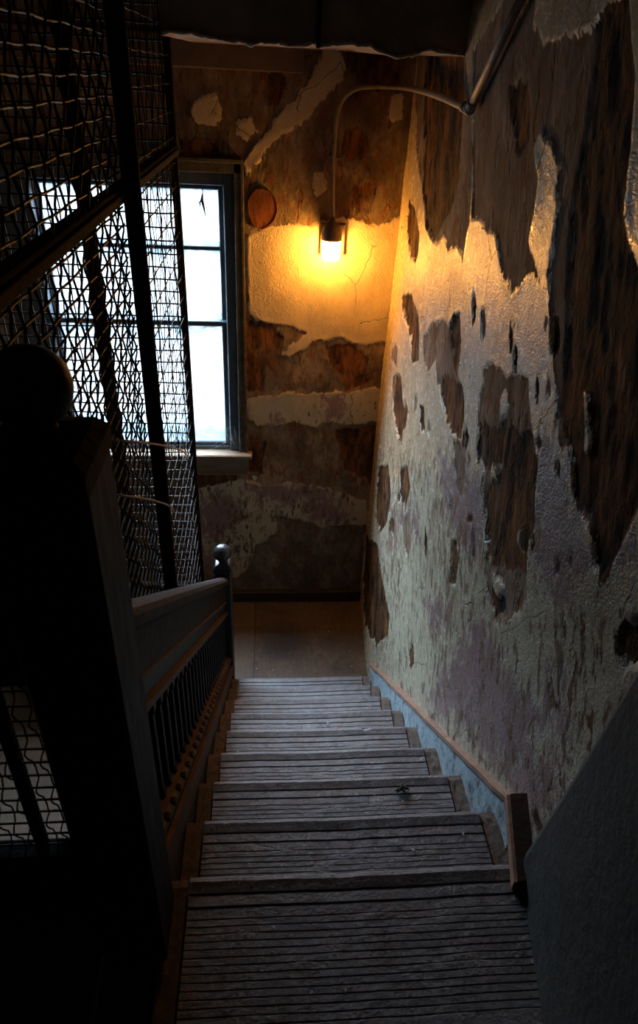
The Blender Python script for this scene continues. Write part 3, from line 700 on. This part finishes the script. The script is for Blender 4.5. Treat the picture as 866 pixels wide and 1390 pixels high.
def post(y, x, w, d, label=None): 
    o = MB().box(x-w/2, x+w/2, y-d/2, y+d/2, 0, CZ1+.02, .004).build('cage_post', M_iron, cage); return o
post(CY1, CX-.004, .030, .032); post(1.83, CX+.028, .046, .020); post(CY0-.01, CX-.012, .03, .035)
post(CY1, -.765, .060, .03); post(CY1, -1.72, .04, .03)
b = MB(); b.box(CX-.030, CX+.010, CY0, CY1-.012, ZO-.302, ZO-.262, .004); b.box(CX+.010, CX+.018, CY0, CY1-.012, ZO-.292, ZO-.272, .002); b.build('cross_bar', M_iron, cage)
b = MB(); b.box(CX-.025, CX+.010, CY0, CY1, CZ1-.02, CZ1+.02, .003); b.build('top_rail', M_iron, cage)
b = MB(); b.box(-1.7, CX, CY1-.015, CY1+.012, base_far-.03, base_far+.006, .003); b.build('base_rail', M_iron, cage)
# black sheets added to the cage to stand for the darkness behind the balusters
b = MB(); V = [(xx, y, z) for xx in (CX-.006, CX) for y, z in ((CY0, 0), (CY1, 0), (CY1, base_far), (CY0, zn(CY0)+.70))]
yk_ = YK(0)+(ZK(0)+.70-base_far)/SL
if yk_ < CY1: V = [(xx, y, z) for xx in (CX-.006, CX) for y, z in ((CY0, 0), (CY1, 0), (CY1, base_far), (yk_, base_far), (CY0, zn(CY0)+.70))]
n = len(V)//2; b.add(V, [(i, (i+1) % n, n+(i+1) % n, n+i) for i in range(n)]+[tuple(range(n))[::-1], tuple(range(n, 2*n))]); b.build('shade_sheet', M_bal, cage)
MB().box(-1.7, CX, CY1-.006, CY1, 0, base_far-.02).build('shade_sheet', M_bal, cage)
# two pale ties strung on the cage
M_tie = simple('pale_twine', (.36,.27,.19), (.55,.43,.32), .7, 30, .001)
def tie(a, c, sag, label, out=.062):
    A = at(*a, 0, CX+.008); B = at(*c, 0, CX+.008); pts = []
    for i in range(15):
        f = i/14; p = A+(B-A)*f; pts.append((p[0]+out*math.sin(math.pi*f)**.7, p[1], p[2]+sag*math.sin(math.pi*f)))
    b = MB(); b.tube(pts, .0030, 6);     b.lathe([(.002, -.005), (.006, -.002), (.006, .002), (.002, .005)], pts[0], 8)
    tag(b.build('twine', M_tie), label, 'twine', 'pale ties strung across the cage')
tie((157, 597), (251, 623), .012, 'upper pale twine strung across the wire cage'); tie((152, 671), (226, 701), .008, 'lower pale twine strung across the wire cage', .072)

# ================================================================= LANDING GUARD (left of the near newel)
gd = thing('landing_guard', (-.8, .70, UP), 'black landing railing with wire screen left of the big newel post', 'railing')
GY = .70; gz0 = ZO-1.275; gz1 = ZO-.80
MB().box(-1.95, -.326, GY-.02, GY+.02, gz1, gz1+.36, .004).build('panel_board', M_newel, gd)
MB().box(-1.95, -.326, GY-.035, GY+.035, gz1+.36, gz1+.41, .012).build('handrail', M_newel, gd)
MB().box(-1.95, -.326, GY-.02, GY+.02, gz0-.035, gz0, .004).build('bottom_rail', M_newel, gd)
MB().box(-1.95, -.326, GY-.012, GY+.012, UP, gz0-.034, .002).build('kick_board', M_newel, gd)
xg = float(at(30, 1060, 1, GY)[0])
for xx, w in ((xg, .022), (xg+.075, .008), (-1.0, .022), (-1.5, .022)): MB().box(xx-w/2, xx+w/2, GY-.008, GY+.008, gz0, gz1, .002).build('upright', M_newel, gd)
b = MB(); a = -1.93; k = 0
while a < -.33:
    pts = []; z = gz0-.01
    while z < gz1+.01: pts.append((a+.006*math.sin(z/.026*math.pi/2+k*1.7), GY+.004*math.cos(z/.026*math.pi+k*math.pi), z)); z += .013
    b.tube(pts, .0016, 5, False); a += .021; k += 1
z = gz0+.012
while z < gz1: b.tube([(-1.93, GY, z), (-1.1, GY+.001, z+.002), (-.33, GY, z)], .0022, 5, False); z += .036
b.build('woven_screen', M_wire, gd)

# ================================================================= LAMP AND CONDUIT
t = NT('glowing_glass'); em = t.n('ShaderNodeEmission'); em.inputs[0].default_value = (1, .42, .06, 1); em.inputs[1].default_value = 215; t.l(em.outputs[0], t.out.inputs[0]); M_glow = t.m
M_cond = simple('cream_painted_pipe', (.20,.15,.10), (.34,.27,.19), .5, 25, .002)
M_fit = simple('brown_lamp_base', (.10,.06,.035), (.2,.13,.08), .5, 20, .002)
LY = DB-.075; lc = at(450, 325, 1, LY); lb = at(450, 352, 1, LY); lt = at(450, 300, 1, LY)
lamp = thing('wall_lamp', (lc[0], DB, lc[2]), 'glowing jar shaped wall lamp hanging from the pipe on the back wall', 'lamp')
r_ = .050
hb_ = lc[2]-lb[2]
MB().lathe([(r_*.80, -hb_), (r_*.92, -hb_+.006), (r_*.97, -hb_+.02), (r_*1.0, -.03), (r_*1.0, -.002), (r_*.9, 0)], (lc[0], lc[1], lc[2]), 32).build('glass_jar', M_glow, lamp)
hc = lt[2]-lc[2]
MB().lathe([(r_*1.06, -.004), (r_*1.12, .0), (r_*1.12, .03), (r_*1.02, .036), (r_*1.02, hc*.55), (r_*.86, hc*.75), (r_*.6, hc*.9), (.016, hc), (.014, hc+.02)], (lc[0], lc[1], lc[2]), 32).build('lamp_cap', M_fit, lamp)
wpb = float(at(450, 345, 1, DB)[2]); wpt = float(at(450, 302, 1, DB)[2]); cxp = float(at(451, 325, 1, DB)[0])
MB().box(cxp-.068, cxp+.068, DB-.030, DB+.004, wpb, wpt, .006).build('back_plate', M_fit, lamp)
MB().box(lc[0]-.02, lc[0]+.02, LY, DB-.025, lc[2]+.02, lc[2]+.05, .004).build('bracket', M_fit, lamp)
# conduit: down the right wall, elbow, round the corner and down to the lamp
def smooth(pts, it=3):
    pts = [Vector(map(float, p)) for p in pts]
    for _ in range(it):
        q = [pts[0]]
        for a, b in zip(pts[:-1], pts[1:]): q += [a*.75+b*.25, a*.25+b*.75]
        pts = q+[pts[-1]]
    return pts
XC = .640; el = at(637, 148, 0, XC); up = at(722, -32, 0, XC); e2 = (XC+.005, el[1]+.05, el[2]+.000)
YB = DB-.035
corner = at(566, 121, 1, YB-.02)
b = MB(); b.tube([up, el+(up-el)*.5+np.array([0,0,0]), el+(up-el)*.02], .0125, 10)
cnd = thing('conduit', (XC, 3.0, 3.2), 'cream painted electrical pipe bending along the walls to the lamp', 'pipe')
b.build('pipe', M_cond, cnd)
pp = [el, el*.6+at(600, 133, 0, XC+.012)*.4, at(600, 132, 0, XC+.012), at(572, 123, 0, XC+.018), at(545, 118, 1, YB), at(505, 117, 1, YB), at(482, 119, 1, YB), at(464, 134, 1, YB), at(456, 160, 1, YB), at(453, 200, 1, YB), at(451, 260, 1, YB-.02), (lc[0], LY+.004, lt[2]+.01)]
b = MB(); b.tube(smooth(pp), .0120, 10); b.build('pipe', M_cond, cnd)
def collar(p, d, n='elbow'):
    d = Vector(map(float, d)).normalized(); p = Vector(map(float, p)); b = MB(); b.tube([p-d*.022, p-d*.018, p+d*.018, p+d*.022], [.0135, .017, .017, .0135], 12); b.build(n, M_cond, cnd)
collar(el+(up-el)*.03, up-el); collar(el*.85+at(600, 133, 0, XC+.012)*.15, at(600, 133, 0, XC+.012)-el)
b = MB(); b.lathe([(.004, -.02), (.017, -.012), (.02, 0), (.017, .012), (.004, .02)], el, 14); b.build('elbow', M_cond, cnd)
for c_, ax in ((at(455, 215, 1, YB), 1),):
    MB().box(c_[0]-.03, c_[0]+.03, DB-.05, DB+.002, c_[2]-.006, c_[2]+.006, .002).build('clip', M_cond, cnd)

# ================================================================= DEBRIS ON THE TREADS
rg = random.Random(21); M_chip = simple('fallen_paint_chip', (.32,.28,.24), (.6,.56,.5), .7, 30, .001)
cnt = 0; proto = None
for k in [8,8,7,7,6,6,5,5,5,4,4,3,3,3,2,2,2,1,1,1,0,0]+[9]*8:
    if k == 9: x = rg.uniform(-.12, .6); y = rg.uniform(2.95, 3.55); z = .002
    else: x = rg.choice([rg.uniform(-.14, .57), rg.uniform(.3, .57)]); y = YK(k)-rg.uniform(.045, .19); z = ZK(k)+.001
    if proto is None:
        n = 7; b = MB(); V = [(.007*math.cos(q)*rg.uniform(.6, 1.2), .006*math.sin(q)*rg.uniform(.6, 1.2), .0008+.0018*abs(math.sin(q))) for q in [2*math.pi*i/n for i in range(n)]]
        V += [(a, c, d-.0012) for a, c, d in V]; b.add(V, [tuple(range(n)), tuple(range(2*n-1, n-1, -1))]+[(i, (i+1) % n, n+(i+1) % n, n+i) for i in range(n)])
        o = b.build('paint_chip', M_chip); proto = o
    else: o = proto.copy(); C.objects.link(o)
    s = rg.uniform(.45, 1.1); o.location = (x, y, z); o.rotation_euler = (rg.uniform(-.1, .1), rg.uniform(-.1, .1), rg.uniform(0, 6)); o.scale = (s, s, s)
    if k == 9: tag(o, 'tiny pale paint chip fallen on the brown landing floor', 'paint chip', 'paint chips on the lower landing')
    else: tag(o, 'tiny pale paint chip fallen on a stair tread', 'paint chip', 'paint chips on the treads')
# dark dead leaf on the third tread
b = MB(); c = at(545, 1073, 2, ZK(2)); rg = random.Random(3)
for k in range(9):
    a = rg.uniform(0, 6.28); L = rg.uniform(.012, .03); b.tube([(c[0]+rg.uniform(-.006,.006), c[1], ZK(2)+.004), (c[0]+L*.5*math.cos(a), c[1]+L*.4*math.sin(a), ZK(2)+.010), (c[0]+L*math.cos(a), c[1]+L*.7*math.sin(a), ZK(2)+.003)], [.003, .005, .001], 5)
tag(b.build('dirt_clump', M_jamb), 'small black clump of dirt on the third tread, right of centre', 'dirt clump')

# ================================================================= LIGHT
w = bpy.data.worlds.new('sky'); bpy.context.scene.world = w; w.use_nodes = True
nt = w.node_tree; bg = nt.nodes['Background']; bg.inputs[1].default_value = 1.0
tcw = nt.nodes.new('ShaderNodeTexCoord'); sw = nt.nodes.new('ShaderNodeSeparateXYZ'); rw = nt.nodes.new('ShaderNodeValToRGB')
nt.links.new(tcw.outputs['Generated'], sw.inputs[0]); mw = nt.nodes.new('ShaderNodeMath'); mw.operation = 'MULTIPLY_ADD'; mw.inputs[1].default_value = .5; mw.inputs[2].default_value = .5
nt.links.new(sw.outputs[2], mw.inputs[0]); nt.links.new(mw.outputs[0], rw.inputs[0]); nt.links.new(rw.outputs[0], bg.inputs[0])
cr_ = rw.color_ramp.elements; cr_[0].position = .495; cr_[0].color = (2.9, 3.05, 3.2, 1); cr_[1].position = .60; cr_[1].color = (46, 55, 65, 1)
po = bpy.data.objects.new('window_portal', bpy.data.lights.new('window_portal', 'AREA')); C.objects.link(po)
po.data.shape = 'RECTANGLE'; po.data.size = wr-wl; po.data.size_y = wt-wb; po.location = ((wl+wr)/2, DB+.17, (wt+wb)/2); po.rotation_euler = (-math.pi/2, 0, 0)
po.data.cycles.is_portal = True
